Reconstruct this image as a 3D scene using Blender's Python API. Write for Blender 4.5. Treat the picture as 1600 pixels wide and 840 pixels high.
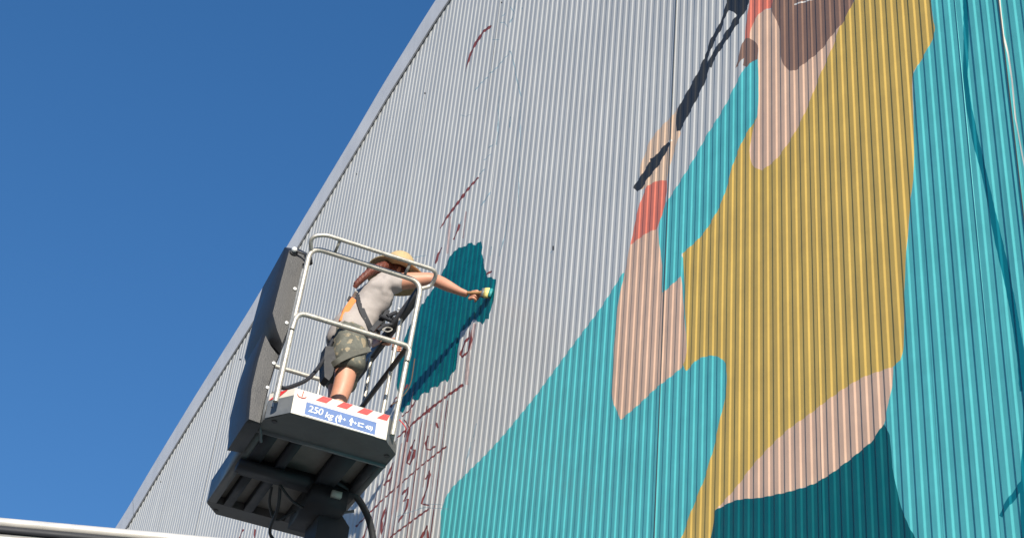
import bpy, bmesh, math, random
from mathutils import Vector, Matrix
from mathutils.geometry import delaunay_2d_cdt
import numpy as np
random.seed(7); rng = np.random.default_rng(7)
for o in list(bpy.data.objects): bpy.data.objects.remove(o)
S = bpy.context.scene
COL = S.collection
PI = math.pi

# ------------------------------------------------------------------ camera
F = 2500.0; CX, CY = 800.0, 420.0                    # focal length and centre in photograph pixels (1600 wide)
VX, VY = 1187.1, -3173.0                             # where the wall's upright ribs converge
WK, WH = 160.2, 0.4246                               # vanishing line of the wall: x + WH*y + WK = 0
up = Vector(((VX-CX)/F, -(VY-CY)/F, -1.0)).normalized()
f0 = Vector((0, 0, -1)); fh = (f0 - up*f0.dot(up)).normalized(); rt = fh.cross(up)
R3 = Matrix((rt, fh, up))                            # camera axes -> world
CAM = Vector((0, 0, 1.6))
camd = bpy.data.cameras.new('camera'); cam = bpy.data.objects.new('camera', camd); COL.objects.link(cam)
M4 = R3.to_4x4(); M4.translation = CAM
cam.matrix_world = M4
camd.sensor_width = 36; camd.lens = F/1600*36; camd.clip_start = .05; camd.clip_end = 5000
S.camera = cam
S.render.resolution_x = 1024; S.render.resolution_y = 537

def ray(x, y): return R3 @ Vector(((x-CX)/F, -(y-CY)/F, -1.0))
nw = R3 @ Vector((F, -F*WH, -(CX+WH*CY+WK))).normalized()
NW = Vector((nw.x, nw.y, 0)).normalized()            # horizontal direction into the wall
U = Vector((-NW.y, NW.x, 0))                         # along the wall, away to the left
D = 3.75                                             # metres from the viewer to the wall plane

# ------------------------------------------------------------------ light
trav = (U + NW*0.33 - Vector((0, 0, .52))).normalized()     # direction in which sunlight travels
sun_el = math.asin(-trav.z); sun_az = math.atan2(-trav.x, -trav.y)
w = bpy.data.worlds.new('World'); S.world = w; w.use_nodes = True
nt = w.node_tree; bg = nt.nodes['Background']
sky = nt.nodes.new('ShaderNodeTexSky'); sky.sky_type = 'NISHITA'; sky.sun_disc = False
sky.sun_elevation = sun_el; sky.sun_rotation = sun_az
sky.altitude = 1500; sky.air_density = 1.0; sky.dust_density = .0; sky.ozone_density = 4.0
hs = nt.nodes.new('ShaderNodeHueSaturation'); gm = nt.nodes.new('ShaderNodeGamma'); gm.inputs[1].default_value = .65; hs.inputs['Value'].default_value = 1.2; hs.inputs['Hue'].default_value = .508; hs.inputs['Saturation'].default_value = 1.48      # phone-camera colour rendering of a clear sky
nt.links.new(sky.outputs[0], gm.inputs[0]); nt.links.new(gm.outputs[0], hs.inputs['Color']); nt.links.new(hs.outputs[0], bg.inputs[0]); bg.inputs[1].default_value = 0.136
sl = bpy.data.lights.new('sun', 'SUN'); sl.energy = 5.0; sl.angle = math.radians(.5); sl.color = (1, .92, .79)
so = bpy.data.objects.new('sun', sl); COL.objects.link(so)
so.rotation_euler = trav.to_track_quat('-Z', 'Y').to_euler()
S.view_settings.view_transform = 'Standard'; S.view_settings.look = 'None'
S.view_settings.exposure = 0.46; S.view_settings.gamma = 1
try: S.cycles.max_bounces = 6
except Exception: pass

# ------------------------------------------------------------------ materials
def s2l(c): return tuple((v/255/12.92 if v/255 <= .04045 else ((v/255+.055)/1.055)**2.4) for v in c)
def mat(name, col, rough=.5, metal=0., var=.08, vscale=6., bump=0., bscale=40., spec=.5, streak=0., col2=None, c2scale=8., c2pos=.5, coat=0.):
    m = bpy.data.materials.new(name); m.use_nodes = True; t = m.node_tree; N = t.nodes; L = t.links
    b = N['Principled BSDF']; b.inputs['Roughness'].default_value = rough; b.inputs['Metallic'].default_value = metal
    b.inputs['Specular IOR Level'].default_value = spec
    if coat: b.inputs['Coat Weight'].default_value = coat; b.inputs['Coat Roughness'].default_value = .15
    tc = N.new('ShaderNodeTexCoord')
    n = N.new('ShaderNodeTexNoise'); n.inputs['Scale'].default_value = vscale; n.inputs['Detail'].default_value = 6; n.inputs['Roughness'].default_value = .65
    L.new(tc.outputs['Object'], n.inputs['Vector'])
    mr = N.new('ShaderNodeMapRange'); mr.inputs[1].default_value = .3; mr.inputs[2].default_value = .7
    mr.inputs[3].default_value = 1-var; mr.inputs[4].default_value = 1+var
    L.new(n.outputs['Fac'], mr.inputs[0])
    mul = N.new('ShaderNodeVectorMath'); mul.operation = 'SCALE'; mul.inputs[0].default_value = col
    L.new(mr.outputs[0], mul.inputs['Scale'])
    out = mul.outputs[0]
    if streak:
        mp = N.new('ShaderNodeMapping'); mp.inputs['Scale'].default_value = (14, 14, .5)
        n2 = N.new('ShaderNodeTexNoise'); n2.inputs['Scale'].default_value = 1.2; n2.inputs['Detail'].default_value = 8; n2.inputs['Roughness'].default_value = .7
        L.new(tc.outputs['Object'], mp.inputs[0]); L.new(mp.outputs[0], n2.inputs['Vector'])
        m2 = N.new('ShaderNodeMapRange'); m2.inputs[1].default_value = .35; m2.inputs[2].default_value = .7
        m2.inputs[3].default_value = 1+streak*.5; m2.inputs[4].default_value = 1-streak
        L.new(n2.outputs['Fac'], m2.inputs[0])
        mu = N.new('ShaderNodeVectorMath'); mu.operation = 'SCALE'; L.new(out, mu.inputs[0]); L.new(m2.outputs[0], mu.inputs['Scale']); out = mu.outputs[0]
    if col2:
        n3 = N.new('ShaderNodeTexNoise'); n3.inputs['Scale'].default_value = c2scale; n3.inputs['Detail'].default_value = 5
        L.new(tc.outputs['Object'], n3.inputs['Vector'])
        m3 = N.new('ShaderNodeMapRange'); m3.inputs[1].default_value = c2pos-.03; m3.inputs[2].default_value = c2pos+.03
        L.new(n3.outputs['Fac'], m3.inputs[0])
        mx = N.new('ShaderNodeMix'); mx.data_type = 'RGBA'; L.new(m3.outputs[0], mx.inputs['Factor']); L.new(out, mx.inputs['A']); mx.inputs['B'].default_value = (*col2, 1); out = mx.outputs['Result']
    L.new(out, b.inputs['Base Color'])
    rr = N.new('ShaderNodeMapRange'); rr.inputs[1].default_value = .3; rr.inputs[2].default_value = .7
    rr.inputs[3].default_value = max(.05, rough-.08); rr.inputs[4].default_value = min(1, rough+.1)
    L.new(n.outputs['Fac'], rr.inputs[0]); L.new(rr.outputs[0], b.inputs['Roughness'])
    if bump:
        nb = N.new('ShaderNodeTexNoise'); nb.inputs['Scale'].default_value = bscale; nb.inputs['Detail'].default_value = 4
        L.new(tc.outputs['Object'], nb.inputs['Vector'])
        bp = N.new('ShaderNodeBump'); bp.inputs['Strength'].default_value = bump; bp.inputs['Distance'].default_value = .01
        L.new(nb.outputs['Fac'], bp.inputs['Height']); L.new(bp.outputs[0], b.inputs['Normal'])
    return m

WP = dict(rough=.42, var=.08, vscale=5, streak=.06, bump=.12, bscale=9)
PAINT = {
 'bare':   mat('grey_coated_steel', (.54, .545, .535), rough=.36, var=.05, vscale=1.5, streak=.09, bump=.12, bscale=7),
 'blue':   mat('light_blue_paint', (.095, .47, .49), **WP),
 'ochre':  mat('ochre_paint', (.60, .405, .10), **WP),
 'pink':   mat('pink_beige_paint', (.68, .455, .325), **WP),
 'peach':  mat('pale_peach_paint', (.70, .50, .35), **WP),
 'brown':  mat('brown_paint', (.255, .15, .105), **WP),
 'coral':  mat('coral_paint', (.72, .20, .13), **WP),
 'black':  mat('charcoal_paint', (.032, .032, .030), **WP),
 'teal':   mat('dark_teal_paint', (.0, .105, .12), **WP),
 'wet':    mat('fresh_teal_paint', (.0, .115, .13), rough=.3, var=.2, vscale=10, streak=.3, bump=.12, bscale=9),
 'deep':   mat('petrol_blue_paint', (.0, .17, .22), **WP),
 'cream':  mat('cream_paint', (.8, .74, .66), **WP),
 'red':    mat('red_line_paint', (.17, .040, .038), rough=.6, var=.3, vscale=30),
 'redfade':mat('faded_red_paint', (.44, .35, .34), rough=.6, var=.2, vscale=30),
 'pencil': mat('blue_grey_chalk', (.27, .36, .41), rough=.8, var=.3, vscale=30),
 'dot':    mat('black_mark', (.01, .01, .012), rough=.8),
}
PKEYS = list(PAINT)
M = {
 'alu': mat('scuffed_aluminium_tube', (.47, .45, .405), rough=.44, metal=.5, var=.22, vscale=30, col2=(.30, .29, .27), c2scale=45, c2pos=.66),
 'polished': mat('polished_steel', (.84, .80, .73), rough=.32, metal=.5, var=.08, vscale=8),
 'white': mat('white_board_paint', (.62, .58, .51), rough=.45, var=.06, vscale=14, col2=(.62, .56, .48), c2scale=9, c2pos=.68),
 'red': mat('red_sticker', (.62, .035, .035), rough=.4, var=.08),
 'bluel': mat('blue_sticker', (.075, .15, .36), rough=.4, var=.1, vscale=18),
 'letter': mat('white_lettering', (.82, .82, .80), rough=.5),
 'greyp': mat('grey_metal_end', (.13, .14, .15), rough=.45, var=.15, vscale=12),
 'dark': mat('dark_grey_steel', (.10, .10, .10), rough=.55, var=.22, vscale=7, bump=.2, bscale=30),
 'under': mat('platform_underside', (.19, .18, .165), rough=.6, var=.25, vscale=5),
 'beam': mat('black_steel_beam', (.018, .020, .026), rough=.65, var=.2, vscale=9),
 'plastic': mat('black_moulded_plastic', (.020, .021, .024), rough=.40, var=.18, vscale=6, bump=.06, bscale=120, coat=.1),
 'rubber': mat('black_rubber', (.022, .023, .026), rough=.45, var=.2),
 'bolt': mat('bright_bolt', (.85, .85, .83), rough=.4, metal=.3),
 'trim': mat('grey_flashing', (.62, .63, .66), rough=.42, metal=.0, var=.07, vscale=2.5, streak=.05),
 'galv': mat('weathered_galvanised_sheet', (.30, .30, .30), rough=.5, metal=.4, var=.22, vscale=9),
 'skin': mat('painter_skin', (.52, .25, .165), rough=.5, var=.08, vscale=12),  # one even skin tone for body, hands and face
 'shirt': mat('pale_grey_cotton', (.37, .335, .32), rough=.85, var=.10, vscale=20, bump=.35, bscale=14),
 'camo': mat('camouflage_cloth', (.115, .118, .10), rough=.85, var=.45, vscale=16, bump=.5, bscale=22, col2=(.30, .25, .17), c2scale=22, c2pos=.58),
 'camo2': mat('camouflage_strap', (.10, .10, .085), rough=.8, var=.25, vscale=30),
 'straw': mat('straw', (.46, .34, .18), rough=.75, var=.15, vscale=60, bump=.4, bscale=150),
 'hair': mat('auburn_hair', (.13, .036, .022), rough=.55, var=.5, vscale=60, bump=.5, bscale=90),
 'strap': mat('black_webbing', (.018, .02, .026), rough=.6, var=.2, vscale=40),
 'orange': mat('orange_webbing', (.80, .22, .055), rough=.7, var=.12, vscale=40),
 'boot': mat('brown_leather', (.09, .055, .035), rough=.6),
 'bristle': mat('teal_wet_bristle', (.03, .28, .28), rough=.5, var=.3, vscale=90),
 'ferrule': mat('yellow_bristle', (.75, .62, .22), rough=.5, var=.2, vscale=70),
 'wood': mat('varnished_wood', (.40, .22, .10), rough=.4, var=.2, vscale=20),
 'eye': mat('eye_white', (.75, .73, .70), rough=.2), 'iris': mat('dark_iris', (.03, .02, .015), rough=.2), 'lip': mat('lip', (.40, .13, .10), rough=.45),
 'ground': mat('yard_asphalt', (.13, .125, .115), rough=.9, var=.2, vscale=.8, bump=.4, bscale=6),
}

# ------------------------------------------------------------------ object helpers
def tag(o, label=None, cat=None, group=None, kind=None):
    if label: o['label'] = label
    if cat: o['category'] = cat
    if group: o['group'] = group
    if kind: o['kind'] = kind
    return o
def empty(name, loc, rz=0, **k):
    o = bpy.data.objects.new(name, None); COL.objects.link(o); o.location = loc; o.rotation_euler = (0, 0, rz)
    o.empty_display_size = .2
    return tag(o, **k)
def link(name, me, m, parent=None, smooth=False, loc=None):
    if m is not None:
        for x in (m if isinstance(m, (list, tuple)) else [m]): me.materials.append(x)
    if smooth:
        for p in me.polygons: p.use_smooth = True
    o = bpy.data.objects.new(name, me); COL.objects.link(o)
    if parent: o.parent = parent
    if loc is not None: o.location = loc
    return o
def frombm(name, bm, m, parent=None, smooth=False, bevel=0., ang=40):
    if bevel:
        es = [e for e in bm.edges if len(e.link_faces) == 2 and e.calc_face_angle(0) > math.radians(30)]
        bmesh.ops.bevel(bm, geom=es, offset=bevel, segments=2, affect='EDGES', profile=.6, clamp_overlap=True)
    bmesh.ops.recalc_face_normals(bm, faces=bm.faces)
    if smooth:
        for e in bm.edges:
            if len(e.link_faces) == 2 and e.calc_face_angle(0) > math.radians(ang): e.smooth = False
    me = bpy.data.meshes.new(name); bm.to_mesh(me); bm.free()
    return link(name, me, m, parent, smooth)
def arc_round(pts, rad, n=5):
    """round the inner corners of a polyline"""
    P = [Vector(p) for p in pts]; out = [P[0]]
    for i in range(1, len(P)-1):
        a, b, c = P[i-1], P[i], P[i+1]
        r = rad if not isinstance(rad, (list, tuple)) else rad[i-1]
        d1 = (a-b); d2 = (c-b); r1 = min(r, d1.length*.49, d2.length*.49)
        s = b+d1.normalized()*r1; e = b+d2.normalized()*r1
        for k in range(n+1):
            t = k/n; out.append(s*(1-t)**2 + b*2*t*(1-t) + e*t*t)
    out.append(P[-1]); return out
def smooth_curve(pts, n=6):
    P = [Vector(p) for p in pts]; P = [P[0]*2-P[1]]+P+[P[-1]*2-P[-2]]; out = []
    for i in range(1, len(P)-2):
        for k in range(n):
            t = k/n; a, b, c, d = P[i-1:i+3]
            out.append(.5*((2*b)+(c-a)*t+(2*a-5*b+4*c-d)*t*t+(3*b-a-3*c+d)*t**3))
    out.append(P[-2]); return out
def bm_tube(bm, pts, r, seg=12, flat=None, upv=None):
    """tube (or flat strap when flat=(w,h)) along points"""
    P = [Vector(p) for p in pts]; rings = []; nrm = None
    for i, p in enumerate(P):
        t = (P[min(i+1, len(P)-1)]-P[max(i-1, 0)]).normalized()
        if nrm is None:
            ref = Vector(upv) if upv else (Vector((0, 0, 1)) if abs(t.z) < .9 else Vector((1, 0, 0)))
            nrm = (ref - t*ref.dot(t)).normalized()
        else:
            if upv: ref = Vector(upv); nn = ref - t*ref.dot(t)
            else: nn = nrm - t*nrm.dot(t)
            if nn.length > 1e-4: nrm = nn.normalized()
        bn = t.cross(nrm); ring = []
        rr = r[i] if isinstance(r, (list, tuple)) else r
        if flat:
            for (sx, sy) in ((-1, -1), (1, -1), (1, 1), (-1, 1)): ring.append(bm.verts.new(p+bn*sx*flat[0]/2+nrm*sy*flat[1]/2))
        else:
            for k in range(seg):
                a = 2*PI*k/seg; ring.append(bm.verts.new(p+bn*math.cos(a)*rr+nrm*math.sin(a)*rr))
        rings.append(ring)
    for a, b in zip(rings, rings[1:]):
        for k in range(len(a)): bm.faces.new((a[k], a[(k+1) % len(a)], b[(k+1) % len(a)], b[k]))
    bm.faces.new(rings[0][::-1]); bm.faces.new(rings[-1])
def tube(name, pts, r, m, parent, seg=12, flat=None, upv=None):
    bm = bmesh.new(); bm_tube(bm, pts, r, seg, flat, upv); return frombm(name, bm, m, parent, smooth=True, ang=50)
def bm_box(bm, lo, hi):
    v = [bm.verts.new((x, y, z)) for x in (lo[0], hi[0]) for y in (lo[1], hi[1]) for z in (lo[2], hi[2])]
    for f in ((0, 1, 3, 2), (4, 6, 7, 5), (0, 4, 5, 1), (2, 3, 7, 6), (0, 2, 6, 4), (1, 5, 7, 3)): bm.faces.new([v[i] for i in f])
def box(name, lo, hi, m, parent, bevel=.003):
    bm = bmesh.new(); bm_box(bm, lo, hi); return frombm(name, bm, m, parent, smooth=True, bevel=bevel)
def bm_prism(bm, poly, vec):
    a = [bm.verts.new(p) for p in poly]; v = Vector(vec); b = [bm.verts.new(Vector(p)+v) for p in poly]
    bm.faces.new(a); bm.faces.new(b[::-1])
    for i in range(len(a)): j = (i+1) % len(a); bm.faces.new((a[i], b[i], b[j], a[j]))
def prism(name, poly, vec, m, parent, bevel=0.):
    bm = bmesh.new(); bm_prism(bm, poly, vec); return frombm(name, bm, m, parent, smooth=bevel > 0, bevel=bevel)
def sheet(name, polys, m, parent):
    bm = bmesh.new()
    for p in polys: bm.faces.new([bm.verts.new(q) for q in p])
    return frombm(name, bm, m, parent)
def ellipsoid(name, c, r, m, parent, rot=None, u=16, v=10):
    bm = bmesh.new(); bmesh.ops.create_uvsphere(bm, u_segments=u, v_segments=v, radius=1)
    X = Matrix.Translation(c) @ (rot.to_4x4() if rot else Matrix.Identity(4)) @ Matrix.Diagonal((*r, 1))
    bmesh.ops.transform(bm, matrix=X, verts=bm.verts); return frombm(name, bm, m, parent, smooth=True, ang=80)

# ------------------------------------------------------------------ ground
bm = bmesh.new(); bm.faces.new([bm.verts.new(p) for p in ((-900, -900, 0), (900, -900, 0), (900, 900, 0), (-900, 900, 0))])
tag(frombm('ground', bm, M['ground']), kind='structure')

# ------------------------------------------------------------------ hall with mural
def uz(x, y, off=0.):
    r = ray(x, y); p = CAM + r*((D-off)/r.dot(NW)); return (p-CAM).dot(U), p.z
def wp(u, z, off=0.): return Vector((0, 0, 0)) + NW*(D-off) + U*u + Vector((0, 0, z))
PITCH = .0664
U0 = 5.4145 - PITCH*17*9                             # first sheet joint (right of the view)
NSH = 24                                             # sheets of 17 ribs
U1 = U0 + PITCH*17*NSH
# roof line in wall coordinates (u along wall, height)
edge_px = [(703, 0), (667, 56), (637, 105), (596, 169), (584, 193), (519, 300), (469, 383), (395, 507), (310, 640), (242, 751), (199, 824)]
edge = [uz(*p) for p in edge_px]
ex = [-6, -3, 0, 2, 4.5, 6.5, 7.8] + [e[0] for e in edge] + [16.5, 18.5, 20.5, 23]
ez = [6.6, 7.7, 8.9, 9.7, 10.35, 10.62, 10.70] + [e[1] for e in edge] + [7.35, 6.3, 5.15, 3.5]
_ug = np.linspace(-8, 25, 1651); _zg = np.interp(_ug, ex, ez); _k = np.hanning(45); _k /= _k.sum()
_zs = np.convolve(np.pad(_zg, 22, mode='edge'), _k, mode='valid')
print('edge', [(round(a, 2), round(b, 2)) for a, b in edge])
def roof_z(u): return float(np.interp(u, _ug, _zs))

hall = empty('hall_building', wp(5, 0), 0, label='arched hall clad in upright ribbed steel sheets with a large painted mural', cat='building')
hinv = Matrix.Translation(-hall.location)
prof = [(0, 0.), (.0240, 0.), (.0260, -.0006), (.0298, -.0034), (.0318, -.0040), (.0562, -.0040), (.0582, -.0034), (.0642, -.0006)]  # crest, flank, valley, flank
layers = []     # (paint key, polygon in wall coordinates)
def jit(poly, step, amp):
    out = []
    n = len(poly)
    for i in range(n):
        a = np.array(poly[i]); b = np.array(poly[(i+1) % n]); k = max(1, int(np.hypot(*(b-a))/step))
        for j in range(k): out.append(tuple(a+(b-a)*j/k + rng.normal(0, amp, 2)*(1 if j else .3)))
    return out
def area(key, px, smooth=True, j=.004, step=.05):
    pts = [uz(*p) for p in px]
    if smooth:
        # Catmull-Rom through gentle corners only
        out = []; n = len(pts)
        for i in range(n):
            p0, p1, p2, p3 = (np.array(pts[(i+k) % n]) for k in (-1, 0, 1, 2))
            def ang(a, b, c):
                v, w_ = b-a, c-b; return abs(math.atan2(v[0]*w_[1]-v[1]*w_[0], v@w_))
            m1 = (p2-p0)/2 if ang(p0, p1, p2) < .75 else (p2-p1)
            m2 = (p3-p1)/2 if ang(p1, p2, p3) < .75 else (p2-p1)
            ln = np.hypot(*(p2-p1)); m1 = m1*min(1, ln/max(1e-6, np.hypot(*m1))*1.0); m2 = m2*min(1, ln/max(1e-6, np.hypot(*m2))*1.0)
            for k in range(4):
                t = k/4; h = (2*t**3-3*t*t+1, t**3-2*t*t+t, -2*t**3+3*t*t, t**3-t*t)
                out.append(tuple(h[0]*p1+h[1]*m1+h[2]*p2+h[3]*m2))
        pts = out
    layers.append((key, jit(pts, step, j)))
def stroke(key, px, w0, jitter=.0):
    P = [np.array(p, float) for p in px]; L_, R_ = [], []; Q = []
    for a, b in zip(P, P[1:]):
        k = max(1, int(np.hypot(*(b-a))/6))
        for j in range(k): Q.append(a+(b-a)*j/k)
    Q.append(P[-1])
    ww = w0 if isinstance(w0, (list, tuple)) else [w0, w0]
    for i, q in enumerate(Q):
        t = Q[min(i+1, len(Q)-1)]-Q[max(i-1, 0)]; t = t/max(1e-6, np.hypot(*t)); n_ = np.array([-t[1], t[0]])
        wv = np.interp(i/max(1, len(Q)-1), np.linspace(0, 1, len(ww)), ww)/2*(1+rng.normal(0, .18 if jitter else .04))
        q = q + rng.normal(0, jitter, 2)
        L_.append(q+n_*wv); R_.append(q-n_*wv)
    layers.append((key, [uz(*p) for p in L_+R_[::-1]]))
# --- big colour areas (outlines measured on the photograph, laid out on the wall's own plane)
area('blue', [(1455, -60), (1455, 0), (1459, 35), (1461, 47), (1450, 75), (1435, 100), (1425, 120), (1426, 200), (1427, 280), (1421, 320), (1415, 410), (1412, 485), (1411, 540), (1398, 562), (1365, 640), (1375, 700), (1400, 900), (1400, 1250), (3600, 1700), (3600, -60)], smooth=False, j=.001)
area('blue', [(680, 1250), (683, 900), (687, 840), (688, 800), (693, 783), (704, 763), (730, 737), (770, 697), (812, 648), (850, 600), (900, 532), (940, 478), (973, 426), (1065, 400), (1150, 560), (1100, 760), (1070, 840), (1040, 950), (1020, 1250)], j=.002)
area('ochre', [(1600, -500), (1455, -60), (1455, 0), (1459, 35), (1461, 48), (1450, 75), (1435, 100), (1425, 120), (1426, 200), (1427, 280), (1421, 320), (1415, 410), (1412, 485), (1411, 540), (1407, 562), (1395, 572), (1300, 680), (1117, 797), (1109, 840), (1085, 930), (1020, 930), (1063, 840), (1080, 795), (1100, 745), (1115, 695), (1125, 650), (1134, 608), (1135, 580), (1130, 563), (1115, 555), (1090, 561), (1072, 579), (1066, 567), (1073, 548), (1070, 470), (1066, 395), (1090, 374), (1105, 355), (1125, 320), (1137, 285), (1147, 250), (1165, 210), (1183, 182), (1240, 120), (1335, 0), (1355, -60)], j=.0025)
area('pink', [(985, 381), (1010, 364), (1027, 357), (1030, 380), (1033, 400), (1035, 457), (1064, 431), (1067, 470), (1072, 520), (1073, 551), (1068, 568), (1062, 576), (1025, 606), (1000, 630), (970, 655), (957, 622), (957, 570), (960, 520), (965, 480), (974, 432), (980, 405)], j=.002)
area('blue', [(1184, 92), (1174, 96), (1165, 103), (1150, 130), (1130, 170), (1105, 210), (1080, 255), (1055, 295), (1036, 325), (1030, 350), (1030, 380), (1034, 420), (1035, 457), (1064, 431), (1065, 396), (1090, 374), (1105, 355), (1125, 320), (1137, 285), (1147, 250), (1165, 210), (1183, 183), (1186, 140)], j=.0025)
area('peach', [(1058, 168), (1050, 180), (1030, 200), (1015, 220), (1007, 240), (1000, 262), (1001, 296), (1012, 290), (1026, 283), (1042, 281), (1047, 258), (1055, 230), (1063, 208), (1060, 195)], j=.002)
area('coral', [(1042, 281), (1025, 283), (1010, 291), (1002, 310), (992, 345), (985, 382), (1010, 364), (1027, 357), (1034, 335), (1042, 300)], j=.002)
area('pink', [(1205, 13), (1195, 15), (1186, 21), (1179, 31), (1173, 43), (1171, 60), (1184, 71), (1185, 93), (1184, 180), (1176, 200), (1171, 235), (1175, 258), (1190, 266), (1213, 248), (1240, 210), (1260, 170), (1280, 120), (1300, 75), (1314, 38), (1345, -20), (1290, -60)], j=.002)
area('brown', [(1207, -60), (1206, 0), (1206, 18), (1212, 31), (1217, 45), (1219, 64), (1220, 88), (1225, 102), (1233, 110), (1243, 109), (1255, 100), (1271, 88), (1286, 74), (1302, 52), (1317, 35), (1326, 17), (1334, 0), (1360, -60)], j=.002)
area('coral', [(1174, -60), (1171, 0), (1168, 19), (1164, 40), (1163, 60), (1171, 60), (1173, 43), (1179, 31), (1186, 21), (1195, 15), (1205, 12), (1207, 0), (1207, -60)], j=.0015)
area('brown', [(1163, 60), (1158, 71), (1154, 88), (1148, 106), (1152, 103), (1157, 95), (1162, 90), (1160, 102), (1167, 105), (1174, 96), (1184, 93), (1184, 71), (1171, 60)], j=.001)
area('pink', [(1117, 796), (1150, 760), (1180, 720), (1225, 675), (1260, 649), (1300, 619), (1325, 602), (1350, 588), (1375, 579), (1395, 572), (1392, 610), (1386, 638), (1380, 661), (1360, 690), (1330, 715), (1300, 738), (1280, 750), (1265, 757), (1235, 766), (1190, 776), (1150, 780), (1130, 789)], j=.002)
area('teal', [(1117, 796), (1130, 789), (1150, 780), (1190, 776), (1235, 766), (1265, 757), (1280, 750), (1300, 738), (1330, 715), (1360, 690), (1380, 661), (1390, 680), (1395, 730), (1405, 782), (1418, 815), (1430, 840), (1480, 960), (1500, 1250), (1070, 1250), (1085, 930), (1109, 840)], j=.0025)
area('wet', [(752, 376), (743, 383), (731, 381), (722, 386), (712, 391), (703, 400), (698, 412), (692, 424), (684, 440), (668, 462), (656, 482), (643, 505), (636, 515), (630, 540), (624, 562), (621, 590), (622, 640), (629, 644), (634, 634), (641, 631), (644, 622), (653, 624), (659, 616), (670, 613), (674, 606), (683, 605), (690, 596), (699, 596), (706, 584), (712, 574), (714, 554), (716, 537), (719, 519), (726, 513), (733, 509), (740, 498), (750, 502), (754, 507), (758, 498), (764, 498), (767, 481), (771, 462), (775, 443), (771, 435), (760, 428), (756, 412), (753, 395)], smooth=False, j=.007, step=.035)
stroke('deep', [(1510, -60), (1507.5, 0), (1509, 60), (1508, 120), (1514, 170), (1524, 220), (1537, 270), (1549, 325), (1560, 378), (1572, 430), (1582, 480), (1594, 550), (1600, 610)], [6, 7, 7, 8, 9, 10, 11, 12, 13, 15])
area('deep', [(1596, 560), (1598, 640), (1597, 700), (1594, 770), (1594, 850), (1600, 1000), (1700, 1000), (1700, 560)], smooth=False, j=.002)
stroke('deep', [(1606, 748), (1590, 766), (1575, 786), (1563, 806)], [11, 11, 9, 6])
stroke('cream', [(1560, -10), (1563, 20), (1567, 55), (1574, 84), (1580, 125), (1586, 185), (1596, 240), (1602, 270)], [2.2, 2.4, 2.4, 2, 2])
# --- black stick held by the painted hand
area('black', [(989, 293), (992, 286), (997, 280), (1015, 252), (1015, 247), (1022, 245), (1041, 223), (1046, 221), (1047, 225), (1030, 256), (1010, 281), (1001, 296), (995, 299)], smooth=False, j=.001)
stroke('cream', [(1045, 222), (1049, 218)], 3)
area('black', [(1057, 205), (1056, 188), (1058, 170), (1080, 130), (1095, 102), (1103, 98), (1110, 100), (1100, 130), (1088, 155), (1072, 185), (1062, 204)], smooth=False, j=.002)
stroke('black', [(1098, 104), (1106, 80), (1112, 64), (1123, 44), (1131, 24), (1139, 4)], 6.5, .25)
stroke('black', [(1106, 104), (1116, 84), (1131, 62), (1142, 44), (1152, 28), (1164, 8)], 8, .25)
area('black', [(1135, -60), (1135, 2), (1136, 15), (1146, 19), (1152, 25), (1163, 18), (1170, 4), (1171, -60)], smooth=False, j=.001)
stroke('cream', [(1240, 7), (1251, 4), (1262, 1), (1280, -4)], 2.2)
stroke('brown', [(1267, 6), (1275, -2)], 3)
# --- red setting-out lines and figures
def red(px, wd=2.0): stroke('red', px, [v*1.2 for v in wd] if isinstance(wd, list) else wd*1.25, .16)
red([(768, 40), (755, 50), (742, 70), (734, 88), (727, 112)], [2.5, 3, 2.5, 2, 1])
red([(747, 277), (735, 290), (715, 316), (700, 336), (687, 357)], [2, 2.5, 3, 2.5, 1])
red([(718, 349), (714, 362), (708, 374)], 2); red([(690, 386), (684, 398), (680, 412)], 2.2); red([(768, 423), (759, 429)], 2)
stroke('redfade', [(703, 338), (699, 396)], 3.5, .3); stroke('redfade', [(728, 330), (723, 372)], 3, .3); stroke('redfade', [(742, 505), (730, 560), (728, 600)], 5, .3)
red([(723, 600), (700, 617), (680, 632), (652, 655), (620, 684)], [3, 2.5, 3, 2.5, 2])
red([(697, 696), (660, 725), (627, 754), (600, 778), (578, 800), (556, 822)], 1.7)
red([(672, 792), (650, 808), (612, 836), (590, 856)], 2.2)
def vline(x0, y0_, y1_, wd=.010, key='red'):
    '''upright chalked line running down along one rib'''
    u, z0 = uz(x0, y0_); z1 = uz(x0-(y1_-y0_)*.15, y1_)[1]; k = 14; a = []; b = []
    u = U0+round((u-U0)/PITCH)*PITCH+.010+wd*rng.uniform(-.6, .6)
    for i in range(k+1):
        z = z0+(z1-z0)*i/k; h = wd/2*(1+rng.normal(0, .22)); c_ = u+rng.normal(0, .0015); a.append((c_-h, z)); b.append((c_+h, z))
    layers.append((key, a+b[::-1]))
for x0, y_a, y_b, wd in ((668, 650, 850, .022), (655, 690, 860, .02), (642, 640, 800, .02), (630, 690, 860, .024), (622, 720, 860, .018), (608, 740, 880, .022), (676, 660, 760, .016), (690, 640, 800, .014), (698, 600, 690, .014), (648, 610, 680, .02)):
    vline(x0, y_a, y_b, wd, 'redfade')
vline(704, 622, 880, .011); vline(661, 657, 880, .012); vline(636, 674, 880, .012); vline(648, 600, 662, .008); vline(614, 722, 880, .008); vline(590, 755, 820, .008); vline(672, 640, 700, .006); vline(626, 700, 880, .007); vline(600, 740, 880, .007); vline(683, 640, 760, .006); vline(655, 700, 860, .005); vline(694, 700, 880, .006)
red([(669, 680), (665, 692), (666, 701), (672, 702), (680, 696)], 2.2); red([(682, 660), (684, 668)], 2.5)
red([(648, 686), (641, 705), (636, 722), (640, 725), (646, 712), (648, 702), (641, 703)], 2.6)
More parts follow.
